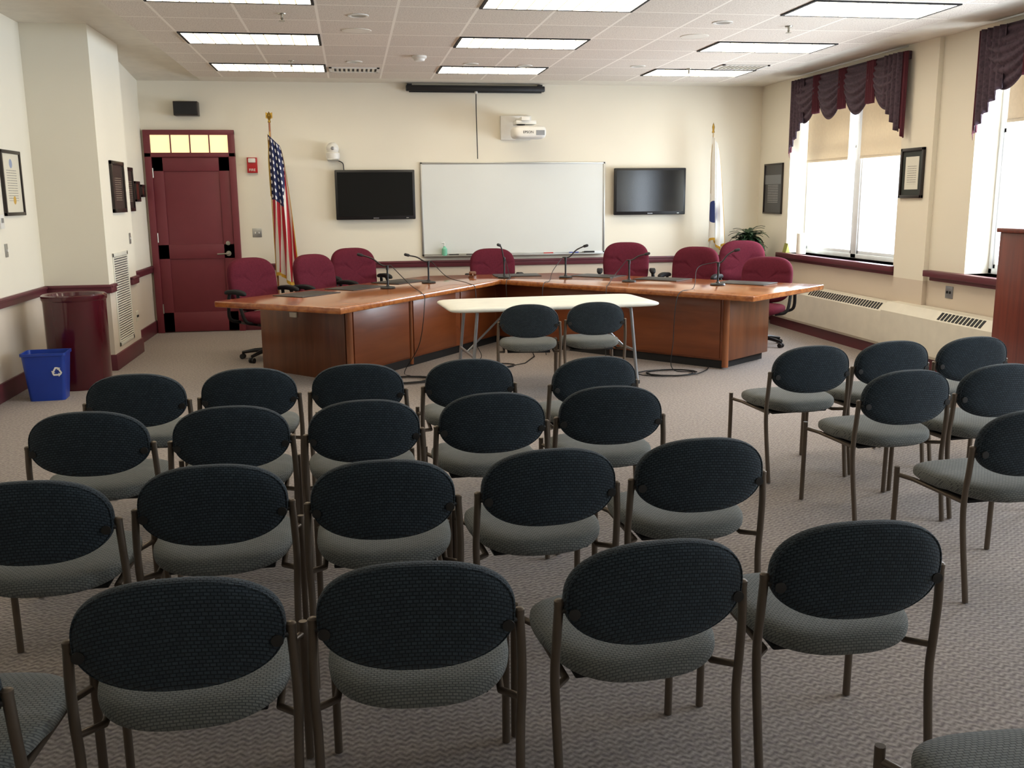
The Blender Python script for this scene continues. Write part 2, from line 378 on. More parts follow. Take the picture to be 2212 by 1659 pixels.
def shade(y0,y1,z0):
    r=root('roller_shade','beige fabric roller shade pulled partway down the window','roller shade',(5.8,(y0+y1)/2,2.9))
    h=(y1-y0)/2
    bm=bmesh.new(); bbox(bm,(-.003,-h,z0-2.9),(.003,h,.02)); mk('shade_fabric',bm,shade_m,r)
    tube('shade_roller',[(0,-h,.02),(0,h,.02)],.02,whitef,r)
    box('hem_bar',(-.008,-h,z0-2.92),(.008,h,z0-2.89),shade_m,r,.003)
shade(10.74,11.78,2.09); shade(9.37,10.46,2.09); shade(6.95,7.95,2.3); shade(5.65,6.75,2.3)
def valance(a,b_):
    r=root('window_valance','dark plum patterned swag valance with burgundy jabots','curtain valance',(5.6,(a+b_)/2,3.04))
    W2=(b_-a)/2
    box('valance_header',(-.11,-W2,-.06),(-.052,W2,.02),val,r,.008)
    ns=4; sw=2*W2/ns
    for i in range(ns):
        y0=-W2+i*sw-.03; y1=y0+sw+.06
        bm=bmesh.new(); nu,nv=30,48; g=[]
        for j in range(nv+1):
            v=j/nv; row=[]
            for k in range(nu+1):
                u=k/nu; q=4*u*(1-u)
                z=-.0-v*(.16+.36*q**.8)
                fold=math.sin(v*math.pi*2*6)*.012*(.25+q)
                x=-.115-.05*q*math.sin(math.pi*min(1,v*1.1))-fold
                row.append(bm.verts.new((x,y0+(y1-y0)*u,z)))
            g.append(row)
        for j in range(nv):
            for k in range(nu): bm.faces.new((g[j][k],g[j][k+1],g[j+1][k+1],g[j+1][k]))
        o=mk('swag',bm,val,r,ang=80); o.modifiers.new('s','SOLIDIFY').thickness=.004
    def jab(yc,wid,l0,l1,mat,name,x0):
        bm=bmesh.new(); nu,nv=48,16; g=[]
        for j in range(nv+1):
            v=j/nv; row=[]
            for k in range(nu+1):
                u=k/nu; step=(math.floor(u*4)+.5)/4; uu=.35*u+.65*step
                L_=l0+(l1-l0)*uu
                row.append(bm.verts.new((x0+.018*math.sin(u*math.pi*8),yc-wid/2+wid*u,.01-L_*v)))
            g.append(row)
        for j in range(nv):
            for k in range(nu): bm.faces.new((g[j][k],g[j][k+1],g[j+1][k+1],g[j+1][k]))
        o=mk(name,bm,mat,r,ang=60); o.modifiers.new('s','SOLIDIFY').thickness=.004
    for i in range(1,ns): jab(-W2+i*sw,.15,.44,.44,valb,'inner_jabot',-.135)
    jab(W2-.16,.32,.48,.84,val,'jabot',-.155); jab(-W2+.16,.32,.80,.46,val,'jabot',-.155)
    jab(W2-.02,.14,.6,.90,valb,'jabot_lining',-.13); jab(-W2+.02,.14,.86,.55,valb,'jabot_lining',-.13)
valance(9.12,11.56); valance(5.4,7.9)
def heater(y0,y1,x0,grs,ztop=.56):
    r=root('baseboard_heater','long cream enamel convector heater with slotted top grille','heater',(XR-.02,(y0+y1)/2,0))
    sl=.085; sw_=.075
    bm=bmesh.new(); pr=[(0,.12),(0,ztop),(x0-sw_,ztop),(x0,ztop-sl),(x0,.15),(x0*.92,.12)]
    h=(y1-y0)/2; a=[bm.verts.new((-x,-h,z)) for x,z in pr]; c=[bm.verts.new((-x,h,z)) for x,z in pr]
    bm.faces.new(a); bm.faces.new(c)
    for i in range(len(pr)): j=(i+1)%len(pr); bm.faces.new((a[i],a[j],c[j],c[i]))
    mk('heater_cover',bm,cream,r,ang=20)
    box('heater_foot',(-x0*.8,-h+.05,0),(-.02,h-.05,.125),burg,r)
    cy=(y0+y1)/2; ang=math.atan2(sl,sw_)
    for g0,g1 in grs:
        bm=bmesh.new(); y=g0
        while y<g1:
            mt=Matrix.Translation((-x0+sw_/2,y-cy,ztop-sl/2+.001))@Matrix.Rotation(-ang,4,'Y')
            bbox(bm,(-.042,-.017,-.002),(.042,.017,.003),mat=mt); y+=.055
        mk('heater_grille',bm,blackm,r)
heater(9.1,11.9,.20,[(9.2,10.75)],.56); heater(5.9,9.08,.22,[(7.5,8.15),(6.2,7.0)],.58)
# door
dr=bpy.data.objects.new('door_1',None); C.objects.link(dr); st_(dr); dr['label']='burgundy two-panel door with transom window'; dr.location=(0,D,0)
boxes('door_frame',[((-2.50,-.06,0),(-2.42,0,2.52)),((-1.49,-.06,0),(-1.41,0,2.52)),((-2.50,-.062,2.47),(-1.41,0,2.53)),((-2.50,-.06,2.20),(-1.41,0,2.255))],doorm,dr,bev=.006)
boxes('door_leaf',[((-2.42,-.02,0.01),(-1.49,0,2.20)),((-2.42,-.035,0.01),(-2.29,-.015,2.2)),((-1.62,-.035,.01),(-1.49,-.015,2.2)),((-2.42,-.035,2.03),(-1.49,-.015,2.2)),((-2.42,-.035,.01),(-1.49,-.015,.26)),((-2.42,-.035,.94),(-1.49,-.015,1.12))],doorm,dr,bev=.003)
boxes('transom_muntin',[((-2.415+.2325*i-.005,-.05,2.25),(-2.415+.2325*i+.009,-.02,2.475)) for i in range(1,4)],doorm,dr)
tg=emis('transom_glow','#f1dba6',.75)
box('transom_glass',(-2.42,-.035,2.25),(-1.49,-.002,2.475),tg,dr)
h_=tube('door_handle',cr([(-1.565,-.03,1.0),(-1.565,-.08,1.0),(-1.58,-.09,1.0),(-1.70,-.088,.995)],5),.011,brass,dr)
bm=bmesh.new(); lathebm(bm,[(0,0),(.033,0),(.033,.008),(0,.01)],20,mat=Matrix.Translation((-1.565,-.035,1.0))@Matrix.Rotation(rad(90),4,'X')); lathebm(bm,[(0,0),(.028,0),(.026,.012),(0,.014)],20,mat=Matrix.Translation((-1.565,-.035,1.13))@Matrix.Rotation(rad(90),4,'X')); mk('lock_plate',bm,brass,dr)
for z in (.25,1.15,1.95): tube('hinge',[(-2.418,-.045,z),(-2.418,-.045,z+.12)],.011,brass,dr)
# ------------------------------------------------------------ ceiling fixtures
lt=None
def mklight():
    r=root('ceiling_light','recessed rectangular fluorescent ceiling light with louvred diffuser','ceiling light',group='recessed ceiling lights')
    w,d=.6,.29
    boxes('light_frame',[((-w-.012,-d-.012,-.010),(w+.012,-d+.012,.004)),((-w-.012,d-.012,-.010),(w+.012,d+.012,.004)),((-w-.012,-d,-.010),(-w+.012,d,.004)),((w-.012,-d,-.010),(w+.012,d,.004))],blackm,r)
    box('diffuser',(-w,-d,-.008),(w,d,-.001),diff,r)
    return r
for rr_ in range(4):
    for cc_ in range(3):
        if rr_==3 and cc_==1: continue
        loc=(GX+TX+cc_*2.48,GY-TY/2-rr_*1.946,ZC)
        if lt is None: lt=mklight(); lt.location=loc
        else: dup(lt,loc,0)
def can(x,y):
    r=root('recessed_downlight','small round recessed downlight with bright reflector trim','downlight',(x,y,ZC),group='recessed downlights')
    lathe('downlight_trim',[(.085,0),(.085,-.006),(.065,-.008),(.055,-.002)],white,r)
    lathe('downlight_reflector',[(.065,-.004),(.03,-.002),(0,-.003)],alum,r)
for x,y in ((.12,8.18),(.10,10.82),(3.18,8.14),(3.26,10.87),(1.36,10.87),(1.98,10.96)): can(x,y)
def spr(x,y):
    r=root('fire_sprinkler','small brass pendant ceiling sprinkler head','sprinkler',(x,y,ZC),group='ceiling sprinklers')
    lathe('sprinkler_plate',[(0,.004),(.035,.004),(.035,0),(.03,-.008),(.01,-.01),(.009,-.03)],brass,r,16)
    lathe('sprinkler_head',[(.008,-.03),(.012,-.04),(.005,-.05),(.024,-.055),(.024,-.058),(0,-.06)],brass,r,16)
for x,y in ((-.48,8.17),(-.56,10.81),(3.83,8.25),(3.91,11.01)): spr(x,y)
r=root('smoke_detector','round white ceiling smoke detector','smoke detector',(.76,10.34,ZC)); lathe('detector_base',[(.075,0),(.075,-.02),(.06,-.03)],white,r); lathe('detector_dome',[(.06,-.028),(.05,-.05),(0,-.055)],white,r)
for x,y in ((.11,8.89),(3.19,8.85)):
    r=root('ceiling_speaker','flush round perforated ceiling speaker','speaker',(x,y,ZC),group='ceiling speakers'); lathe('speaker_rim',[(.13,0),(.13,-.004),(.11,-.006)],plaster,r); lathe('speaker_grille',[(.112,-.005),(0,-.007)],plaster,r)
for x,y in ((.10,11.45),(4.45,10.8)):
    r=root('ceiling_vent','white square slatted ceiling air vent','air vent',(x,y,ZC),group='ceiling vents'); 
    boxes('vent_frame',[((-.28,-.18,-.012),(.28,-.15,0)),((-.28,.15,-.012),(.28,.18,0)),((-.28,-.18,-.012),(-.25,.18,0)),((.25,-.18,-.012),(.28,.18,0))],white,r)
    boxes('vent_slats',[((-.25+i*.05,-.15,-.008),(-.225+i*.05,.15,-.001)) for i in range(10)],cream,r); box('vent_back',(-.25,-.15,-.002),(.25,.15,0),blackm,r)
# ------------------------------------------------------------ back wall things
r=root('whiteboard','large white dry-erase board with aluminium frame and tray','whiteboard',(2.15,D,.92))
box('board_surface',(-1.22,-.018,.02),(1.22,-.004,1.19),wb_m,r)
boxes('board_frame',[((-1.24,-.025,0),(-1.215,0,1.21)),((1.215,-.025,0),(1.24,0,1.21)),((-1.24,-.025,1.185),(1.24,0,1.21)),((-1.24,-.025,0),(1.24,0,.025))],alum,r,.003)
boxes('marker_tray',[((-1.22,-.085,-.012),(1.22,0,0)),((-1.22,-.09,-.012),(1.22,-.082,.008))],alum,r,.002)
def marker(x,col,nm):
    o=tube('marker',[(x-.06,D-.055,.932),(x+.03,D-.055,.932),(x+.035,D-.055,.932),(x+.07,D-.055,.932)],[.009,.009,.0105,.0105],col); tag(o,nm,'marker','markers on the whiteboard tray')
marker(1.55,black,'black dry-erase marker on the tray'); marker(2.6,redm,'red dry-erase marker on the tray'); marker(2.95,blue,'blue dry-erase marker on the tray'); marker(1.32,black,'black dry-erase marker on the tray')
o=box('board_eraser',(3.1,D-.08,.921),(3.24,D-.035,.95),blackm,bev=.006); tag(o,'dark felt whiteboard eraser on the tray','eraser')
r=root('sanitizer_bottle','clear green hand sanitizer pump bottle on the tray','bottle',(1.2,D-.062,.921))
lathe('bottle_body',[(0,0),(.034,0),(.036,.01),(.036,.09),(.014,.115),(.014,.125)],plain('green_gel','#7fc7a8',.15),r,20)
tube('bottle_pump',[(0,0,.12),(0,0,.165),(0,-.001,.172),(-.035,0,.168)],.008,white,r)
def tv(x,z,w,h):
    r=root('wall_television','flat black widescreen television mounted on the wall','television',(x,D,z),group='wall televisions')
    box('tv_mount',(-.15,-.05,-.12),(.15,0,.12),blackm,r,.005)
    boxes('tv_bezel',[((-w,-.105,-h),(w,-.05,h))],black,r,.012)
    box('tv_screen',(-w+.03,-.1075,-h+.045),(w-.03,-.104,h-.03),screen,r)
    box('tv_logo',(-.035,-.1065,-h+.014),(.035,-.1045,-h+.024),steel,r)
    box('indicator_light',(w-.12,-.1065,-h+.016),(w-.09,-.1045,-h+.024),alum,r)
tv(.32,1.72,.51,.315); tv(4.0,1.735,.50,.31)
r=root('projection_screen','rolled-up projection screen in a long black case','projection screen',(1.65,D,3.05))
box('screen_case',(-.9,-.12,-.035),(.9,-.03,.035),black,r,.012); boxes('screen_bracket',[((-.88,-.05,0),(-.82,0,.06)),((.82,-.05,0),(.88,0,.06))],black,r)
box('screen_hem',(-.86,-.09,-.05),(.86,-.065,-.03),blackm,r,.003); lathe('pull_ring',[(0,-.03),(.02,-.035),(.025,-.06),(0,-.07)],white,r,16,c=(.0,-.08,0))
tube('pull_cord',cr([(0,-.08,-.06),(.0,-.075,-.3),(.01,-.07,-.88)],5),.006,blackm,r,8)
r=root('wall_projector','white short-throw projector on a wall arm mount','projector',(2.22,D,2.55))
box('mount_plate',(-.25,-.06,-.14),(.16,0,.17),white,r,.012)
box('mount_arm',(-.06,-.55,.07),(.05,-.05,.12),white,r,.01); box('mount_bracket',(-.12,-.5,.03),(.14,-.25,.075),white,r,.006)
bm=bmesh.new(); cushion(bm,sup(.215,.17,5),.16,lambda a,b,d:(a+.05,b-.42,d-.07),e=.25); mk('projector_body',bm,white,r,ang=60)
lathe('projector_lens',[(0,.0),(.05,0),(.055,.01),(.03,.014),(0,.008)],black,r,24,loc=(-.06,-.5,.015))
box('projector_vent',(.12,-.592,-.11),(.23,-.588,-.05),steel,r)
textmesh('projector_lettering','EPSON',.045,blackm,r,Matrix.Translation((.02,-.592,-.075))@FRONT)
r=root('wall_speaker','small dark brown box speaker above the door','speaker',(-1.955,D,2.78))
box('speaker_cabinet',(-.145,-.15,-.085),(.145,0,.085),frame_m,r,.006); box('speaker_cloth',(-.13,-.155,-.07),(.13,-.149,.07),blackm,r)
r=root('fire_alarm','red wall fire alarm with a white strobe','fire alarm',(-1.21,D,2.1))
box('alarm_body',(-.062,-.05,-.095),(.062,.004,.095),redm,r,.003); box('strobe_lens',(-.045,-.075,.03),(.045,-.05,.085),white,r,.01)
textmesh('alarm_lettering','FIRE',.045,white,r,Matrix.Translation((0,-.052,-.06))@FRONT)
def plate(name,lab,cat,loc,rz,mat,toggles):
    r=root(name,lab,cat,loc,rz); box('cover_plate',(-.035-.023*(toggles-1),-.007,-.058),(.035+.023*(toggles-1),0,.058),mat,r,.003)
    for i in range(toggles):
        x=(i-(toggles-1)/2)*.046; box('switch_toggle' if cat=='light switch' else 'socket',(x-.006,-.018,-.012),(x+.006,-.006,.012),blackm if cat!='light switch' else white,r,.002)
plate('light_switch','steel double light switch plate beside the door','light switch',(-1.2,D,1.255),0,alum,2)
plate('light_switch','small light switch plate on side wall','light switch',(XL,9.0,1.25),rad(90),alum,1)
plate('light_switch','small grey switch plate above the vent grille','light switch',(PX,11.0,1.27),rad(90),alum,1)
plate('wall_outlet','beige wall power outlet','outlet',(PX,11.03,.42),rad(90),cream,2)
plate('wall_outlet','grey wall power outlet above the heater','outlet',(XR,8.3,.74),rad(-90),steel,2)
r=root('thermostat','small white wall thermostat','thermostat',(XL,8.9,1.5),rad(90)); box('thermostat_body',(-.045,-.03,-.06),(.045,.004,.06),white,r,.003); box('thermostat_dial',(-.025,-.034,-.01),(.025,-.029,.03),steel,r)
r=root('wall_camera','white dome pan-tilt conference camera on a wall bracket','camera',(-.2,D,2.2))
box('camera_bracket',(-.07,-.2,-.05),(.07,0,-.03),alum,r,.004)
lathe('camera_base',[(0,-.03),(.08,-.03),(.085,0),(.085,.04),(.06,.06),(0,.07)],white,r,24,c=(0,-.12,0))
bm=bmesh.new(); bmesh.ops.create_uvsphere(bm,u_segments=24,v_segments=14,radius=.078,matrix=Matrix.Translation((0,-.12,.1))); mk('camera_head',bm,white,r)
bm=bmesh.new(); lathebm(bm,[(0,0),(.02,0),(.022,.008),(.012,.014),(0,.012)],20,mat=Matrix.Translation((0,-.19,.1))@Matrix.Rotation(rad(90),4,'X')); mk('camera_lens',bm,steel,r)
tube('camera_cable',cr([(.05,-.03,-.04),(.12,-.02,-.08),(.13,-.02,-.16),(.16,-.02,-.2)],5),.006,blackm,r,8)
def pic(name,lab,loc,rz,w,h,doc,fr=.03,matc=None):
    r=root(name,lab,'picture frame',loc,rz); a,b_=w/2,h/2
    boxes('frame_border',[((-a,-.028,-b_),(-a+fr,0,b_)),((a-fr,-.028,-b_),(a,0,b_)),((-a,-.028,b_-fr),(a,0,b_)),((-a,-.028,-b_),(a,0,-b_+fr))],frame_m,r,.004)
    if matc: box('mat_board',(-a+fr,-.012,-b_+fr),(a-fr,-.002,b_-fr),matc,r)
    k=.055 if matc else 0
    box('document',(-a+fr+k,-.015,-b_+fr+k),(a-fr-k,-.008,b_-fr-k),doc,r)
cert=docmat('certificate_paper','#ded8c6','#3a3a40','#c79a2e',.4,.5)
cert2=docmat('certificate_paper_dark','#3b3430','#a89c88',None,.4,.45)
cert3=docmat('award_paper','#d8d6c8','#444444',None,.25,.35)
post=docmat('poster_print','#2e2f34','#c4c4c4',None,.5,.6,'#6c6f74')
plaq=plain('plaque_wood','#5b2418',.35)
pic('framed_certificate','framed certificate with gold seal on cream paper',(XL,9.3,1.83),rad(90),.5,.57,cert)
pic('framed_picture','dark framed document hanging above a vent grille',(PX,10.62,1.81),rad(90),.55,.52,cert2,.04)
pic('framed_picture','narrow dark framed picture beside the door',(-2.53,11.85,1.8),rad(90),.36,.5,cert2,.04)
pic('wall_plaque','small dark wooden award plaque on the wall',(-2.53,12.25,1.78),rad(90),.24,.24,plaq)
pic('wall_plaque','small dark wooden award plaque on the wall',(-2.53,12.56,1.79),rad(90),.2,.15,plaq)
pic('framed_poster','dark printed poster in a thin black frame',(XR,12.3,1.755),rad(-90),.56,.66,post,.02)
pic('framed_certificate','black framed certificate on a wall beside a window',(XR-.05,8.97,1.87),rad(-90),.40,.49,cert3,.03,plain('mat_green','#2d3330',.7))
r=root('wall_vent','tall white louvred return air grille','air vent',(PX,10.49,.68),rad(90))
boxes('vent_frame',[((-.33,-.008,-.47),(-.29,0,.47)),((.29,-.008,-.47),(.33,0,.47)),((-.33,-.008,.43),(.33,0,.47)),((-.33,-.008,-.47),(.33,0,-.43))],ventm,r,.002)
bm=bmesh.new()
for i in range(36): bbox(bm,(-.29,-.007,-.002),(.29,.005,.002),mat=Matrix.Translation((0,-.004,-.42+i*.024))@Matrix.Rotation(rad(40),4,'X'))
mk('vent_louvres',bm,ventm,r); box('vent_back',(-.29,-.002,-.43),(.29,-.0005,.43),steel,r)
# ------------------------------------------------------------ flags
def flag(name,lab,x,y,ztop,zbot,h0,mat,w0,w1,side,emb=False):
    r=root(name,lab,'flag',(x,y,0))
    lathe('flag_base',[(0,0),(.15,0),(.15,.03),(.05,.06),(.03,.12),(.02,.13)],gold,r,24)
    tube('flag_pole',[(0,0,.1),(0,0,ztop-.12)],.0125 if not emb else .010,wood_edge if not emb else shade_m,r)
    lathe('pole_finial',[(0,ztop-.14),(.02,ztop-.13),(.012,ztop-.1),(.032 if not emb else .018,ztop-.06),(.02 if not emb else .01,ztop-.03),(0,ztop)],gold,r,12)
    if not emb:
        bm=bmesh.new()
        for s in (-1,1):
            q=[bm.verts.new(p) for p in ((0,-.005,ztop-.09),(s*.04,-.005,ztop-.08),(s*.04,-.005,ztop-.01),(s*.015,-.005,ztop-.02))]
            q2=[bm.verts.new((v.co.x,.005,v.co.z)) for v in q]; bm.faces.new(q); bm.faces.new(q2)
            for k in range(4): bm.faces.new((q[k],q[(k+1)%4],q2[(k+1)%4],q2[k]))
        mk('eagle_wings',bm,gold,r)
    bm=bmesh.new(); uvl=bm.loops.layers.uv.new('UVMap'); nu,nv=90,50; g=[]
    for j in range(nv+1):
        v=j/nv; row=[]
        wd=w0+(w1-w0)*v**.6
        for k in range(nu+1):
            u=k/nu
            s=side*(u*wd - .03)
            fo=math.sin(u*math.pi*5+v*1.2)*(.02+.03*v)
            s2=s+side*.012*math.sin(u*math.pi*10+1)*v
            zz_=h0-(h0-zbot)*v-(.14*u*(1-.5*v))+.05*math.sin(u*7)*v
            row.append((bm.verts.new((s2,-.035+fo-.03*math.sin(u*3),zz_)),u,v))
        g.append(row)
    for j in range(nv):
        for k in range(nu):
            q=(g[j][k],g[j][k+1],g[j+1][k+1],g[j+1][k]); f=bm.faces.new([t[0] for t in q])
            for l,t in zip(f.loops,q): l[uvl].uv=(t[1],t[2])
    mk('flag_cloth',bm,mat,r,ang=80)
    tube('flag_cord',cr([(0,-.02,h0+.03),(-.03*side,-.03,h0-.3),(-.025*side,-.03,h0-.75)],5),.007 if not emb else .003,gold,r,6)
flag('national_flag','american flag with gold fringe draped on an eagle-topped pole',-.945,12.42,2.73,.70,2.46,flagm,.14,.30,1)
flag('state_flag','white state flag with gold fringe hanging from a pole',4.77,12.42,2.62,1.05,2.45,flagw,.09,.2,1,True)
# ------------------------------------------------------------ plant, towel roll, card
r=root('potted_plant','leafy dark green potted plant standing in the corner','plant',(5.22,12.2,0))
lathe('plant_pot',[(0,0),(.13,0),(.17,.36),(.18,.38),(.16,.38),(.15,.34),(0,.34)],blackm,r,24)
bm=bmesh.new()
for i in range(700):
    a=random.uniform(0,6.28); L_=random.uniform(.14,.33); el=random.uniform(.0,1.5); z0=random.uniform(.6,1.12); w=.028
    P=[]; p=Vector((0,0,z0))
    for t in range(7):
        P.append(p.copy()); e_=el-t*.3; p=p+Vector((math.cos(a)*math.cos(e_),math.sin(a)*math.cos(e_),math.sin(e_)))*L_/6
    sd=Vector((-math.sin(a),math.cos(a),0)); pr=None
    for t,q in enumerate(P):
        ww=w*math.sin(math.pi*(t+.3)/6.6); c=[bm.verts.new(q+sd*ww),bm.verts.new(q+Vector((0,0,-.006))),bm.verts.new(q-sd*ww)]
        if pr: bm.faces.new((pr[0],pr[1],c[1],c[0])); bm.faces.new((pr[1],pr[2],c[2],c[1]))
        pr=c
mk('foliage',bm,leafm,r)
tube('plant_stem',[(0,0,.33),(.01,0,.6),(0,.01,1.14)],.016,wood_base,r,8)
r=root('paper_towel_roll','white paper towel roll standing on the window sill','paper towel roll',(5.66,11.55,.93)); lathe('towel_paper',[(.02,0),(.06,0),(.06,.26),(.02,.26)],paper,r,24); lathe('cardboard_core',[(.0205,.001),(.0205,.262),(.018,.262),(.018,.001)],shade_m,r,16)
bm=bmesh.new(); a=[bm.verts.new(p) for p in ((-.03,-.05,0),(-.03,.05,0),(.03,.05,0),(.03,-.05,0),(0,-.05,.12),(0,.05,.12))]
for f in ((0,1,5,4),(3,2,5,4),(0,3,4),(1,2,5),(0,1,2,3)): bm.faces.new([a[i] for i in f])
o=mk('tent_card',bm,plain('yellow_green_card','#9a9a50',.7),smooth=False,loc=(5.6,11.85,.931)); tag(o,'small folded green tent card on the window sill','card')
# ------------------------------------------------------------ bins
r=root('trash_can','tall round maroon enamel trash can with recessed lid','trash can',(-2.5,9.15,0))
lathe('can_body',[(0,0),(.258,0),(.262,.02),(.266,.78),(.27,.80)],trashm,r,48)
lathe('can_lid',[(.27,.795),(.276,.805),(.276,.84),(.26,.85),(.24,.84),(.23,.81),(.14,.78),(.13,.75),(.1,.74)],trashm,r,48); lathe('can_opening',[(.13,.75),(.12,.6),(0,.6)],blackm,r,24)
r=root('recycling_bin','small blue plastic recycling bin with white recycling symbol','recycling bin',(-2.62,8.60,0),rad(4))
bm=bmesh.new()
def rr(w,d,z,n=6,rd=.03):
    o=[]
    for cx,cy,a0 in ((w-rd,d-rd,0),(-w+rd,d-rd,90),(-w+rd,-d+rd,180),(w-rd,-d+rd,270)):
        for k in range(n+1): a=rad(a0+90*k/n); o.append(bm.verts.new((cx+rd*math.cos(a),cy+rd*math.sin(a),z)))
    return o
R_=[rr(.14,.105,0),rr(.172,.13,.385),rr(.182,.14,.388),rr(.182,.14,.41),rr(.17,.128,.41),rr(.135,.10,.01)]
for a,c in zip(R_,R_[1:]):
    for k in range(len(a)): bm.faces.new((a[k],a[(k+1)%len(a)],c[(k+1)%len(a)],c[k]))
bm.faces.new(R_[0]); bm.faces.new(R_[-1]); mk('bin_body',bm,blue,r)
bm=bmesh.new()
def slab(pts):
    a=[bm.verts.new((x,0,z)) for x,z in pts]; bm.faces.new(a)
for k in range(3):
    A=rad(120*k); R2=lambda x,z:(x*math.cos(A)-z*math.sin(A),x*math.sin(A)+z*math.cos(A))
    slab([R2(*p) for p in ((-.028,-.032),(.012,-.032),(.012,-.018),(-.02,-.018))])
    slab([R2(*p) for p in ((.012,-.043),(.03,-.025),(.012,-.007))])
    slab([R2(*p) for p in ((-.028,-.032),(-.02,-.018),(-.027,-.006),(-.038,-.014))])
mk('recycling_symbol',bm,white,r,smooth=False,loc=(.10,-.128,.25),rot=(rad(-4),0,0))
# ------------------------------------------------------------ dais table
r=root('dais_table','large v-shaped glossy wooden council dais with panelled base','table',(0,0,0))
TT=[(-.12,8.12),(1.62,10.62),(3.58,8.2),(4.74,9.12),(2.48,11.42),(.84,11.38),(-1.26,8.98)]
prism('tabletop',TT,.71,.765,wood_top,r,.010)
BB=[(-.06,8.78),(1.62,10.98),(3.54,8.72),(4.19,9.22),(2.40,11.2),(.92,11.15),(-.93,9.72)]
prism('table_base',BB,.08,.712,wood_base2,r,.006)
cx=1.65
prism('plinth',[(x+(.03 if x<cx else -.03),y+.03) for x,y in BB[:1]]+[(1.62,11.02)]+[(3.52,8.76),(4.15,9.24),(2.38,11.17),(.94,11.12),(-.89,9.70)],0,.081,blackm,r)
def lerp(a,b_,t): return (a[0]+(b_[0]-a[0])*t,a[1]+(b_[1]-a[1])*t)
A_,B_,C_=BB[0],BB[1],BB[2]
for p,q in ((A_,.032),(lerp(A_,B_,.36),.022),(lerp(C_,B_,.0),.032),(lerp(C_,B_,.45),.018)):
    lathe('corner_post',[(0,.02),(q,.02),(q,.711),(0,.711)],wood_edge,r,20,loc=(p[0],p[1],0))
def panel(p,q,t0,t1,z0,z1,mat,name='side_panel',th=.012):
    a=lerp(p,q,t0); b_=lerp(p,q,t1); L_=math.dist(a,b_); an=math.atan2(b_[1]-a[1],b_[0]-a[0])
    box(name,(0,-th,z0),(L_,0.002,z1),mat,r,.003,loc=(a[0],a[1],0),rot=(0,0,an))
panel(BB[6],BB[0],.02,.97,.0,.71,wood_base,'end_panel',.02); panel(BB[2],BB[3],.04,.98,.08,.71,wood_base,'end_panel',.02)
for t0,t1 in ((.02,.345),(.375,.67),(.71,.98)): panel(A_,B_,t0,t1,.10,.70,wood_base2)
for t0,t1 in ((.02,.535),(.565,.98)): panel(B_,C_,t0,t1,.10,.70,wood_base2)
a=lerp(BB[6],BB[0],.42); an=math.atan2(BB[0][1]-BB[6][1],BB[0][0]-BB[6][0])
box('cable_port',(-.05,-.035,.56),(.05,-.018,.61),cream,r,.004,loc=(a[0],a[1],0),rot=(0,0,an))
def pad(x,y,an):
    o=box('desk_pad',(-.27,-.19,0),(.27,.19,.006),leather,bev=.002,loc=(x,y,.766),rot=(0,0,rad(an))); tag(o,'dark leather desk pad lying on the dais','desk pad','desk pads on the dais')
pad(-.45,9.42,50); pad(.02,10.0,50); pad(.5,10.62,50); pad(1.9,11.16,-2); pad(2.8,10.80,-46); pad(3.37,10.18,-46); pad(4.05,9.48,-46)
def mic(x,y,dx,dy,up,cab):
    r=root('desk_microphone','black gooseneck microphone on a small round table stand','microphone',(x,y,.7655),group='microphones on the dais')
    lathe('stand_base',[(0,0),(.075,0),(.078,.008),(.07,.018),(.02,.024),(.012,.04)],black,r,28)
    tube('stand_post',[(0,0,.02),(0,0,.2)],.010,black,r); tube('mic_clip',[(0,0,.19),(0,0,.235)],.015,black,r)
    n=Vector((dx,dy,0)); 
    tube('gooseneck',cr([Vector((0,0,.23))-n*.15,Vector((0,0,.235))+n*.2,n*.6+Vector((0,0,.25+up*.6)),n+Vector((0,0,.25+up))],6),.0075,black,r,8)
    e=n+Vector((0,0,.25+up)); d=(n.normalized()+Vector((0,0,.25))).normalized()
    tube('mic_capsule',[e,e+d*.01,e+d*.05,e+d*.06],[.009,.016,.016,.008],blackm,r)
    pts=[Vector((0,0,.235))-n*.15]+[Vector((p[0]-x,p[1]-y,p[2]-.7655)) for p in cab]
    tube('mic_cable',cr(pts,7),.004,rubber,r,6)
mic(.34,9.84,-.24,-.02,.09,[(.55,9.7,.82),(.62,9.45,.775),(.64,9.2,.77),(.66,9.12,.70),(.6,9.1,.3),(.45,9.15,.02),(.5,8.95,.01)])
mic(.80,10.38,-.2,-.02,.05,[(1.0,10.3,.83),(1.2,10.1,.775),(1.26,9.98,.70),(1.25,9.98,.2),(1.3,9.9,.01),(1.1,9.6,.01)])
mic(1.70,10.82,-.05,-.05,.12,[(1.74,10.7,.8),(1.72,10.6,.775),(1.66,10.45,.7),(1.7,10.4,.1),(1.7,10.2,.01)])
mic(2.38,10.66,.2,-.02,.1,[(2.2,10.5,.86),(2.1,10.2,.775),(1.98,9.98,.72),(1.98,9.95,.2),(2.0,9.9,.01)])
mic(2.92,9.95,.16,-.03,.04,[(2.75,9.9,.85),(2.6,9.6,.775),(2.52,9.4,.72),(2.52,9.4,.2),(2.5,9.3,.01)])
mic(3.68,9.33,.14,-.06,.1,[(3.45,9.3,.95),(3.3,9.0,.775),(3.05,8.74,.73),(3.0,8.7,.3),(3.0,8.7,.03),(3.2,8.6,.01)])
r=root('wooden_gavel','small wooden gavel resting on its block','gavel',(1.35,10.95,.7655)); lathe('sound_block',[(0,0),(.05,0),(.05,.02),(.04,.025),(0,.025)],wood_base,r,24)
tube('gavel_head',[(-.04,0,.05),(-.03,0,.05),(.03,0,.05),(.04,0,.05)],[.02,.025,.025,.02],wood_base,r); tube('gavel_handle',[(0,0,.05),(-.02,-.2,.035)],[.007,.009],wood_base,r)
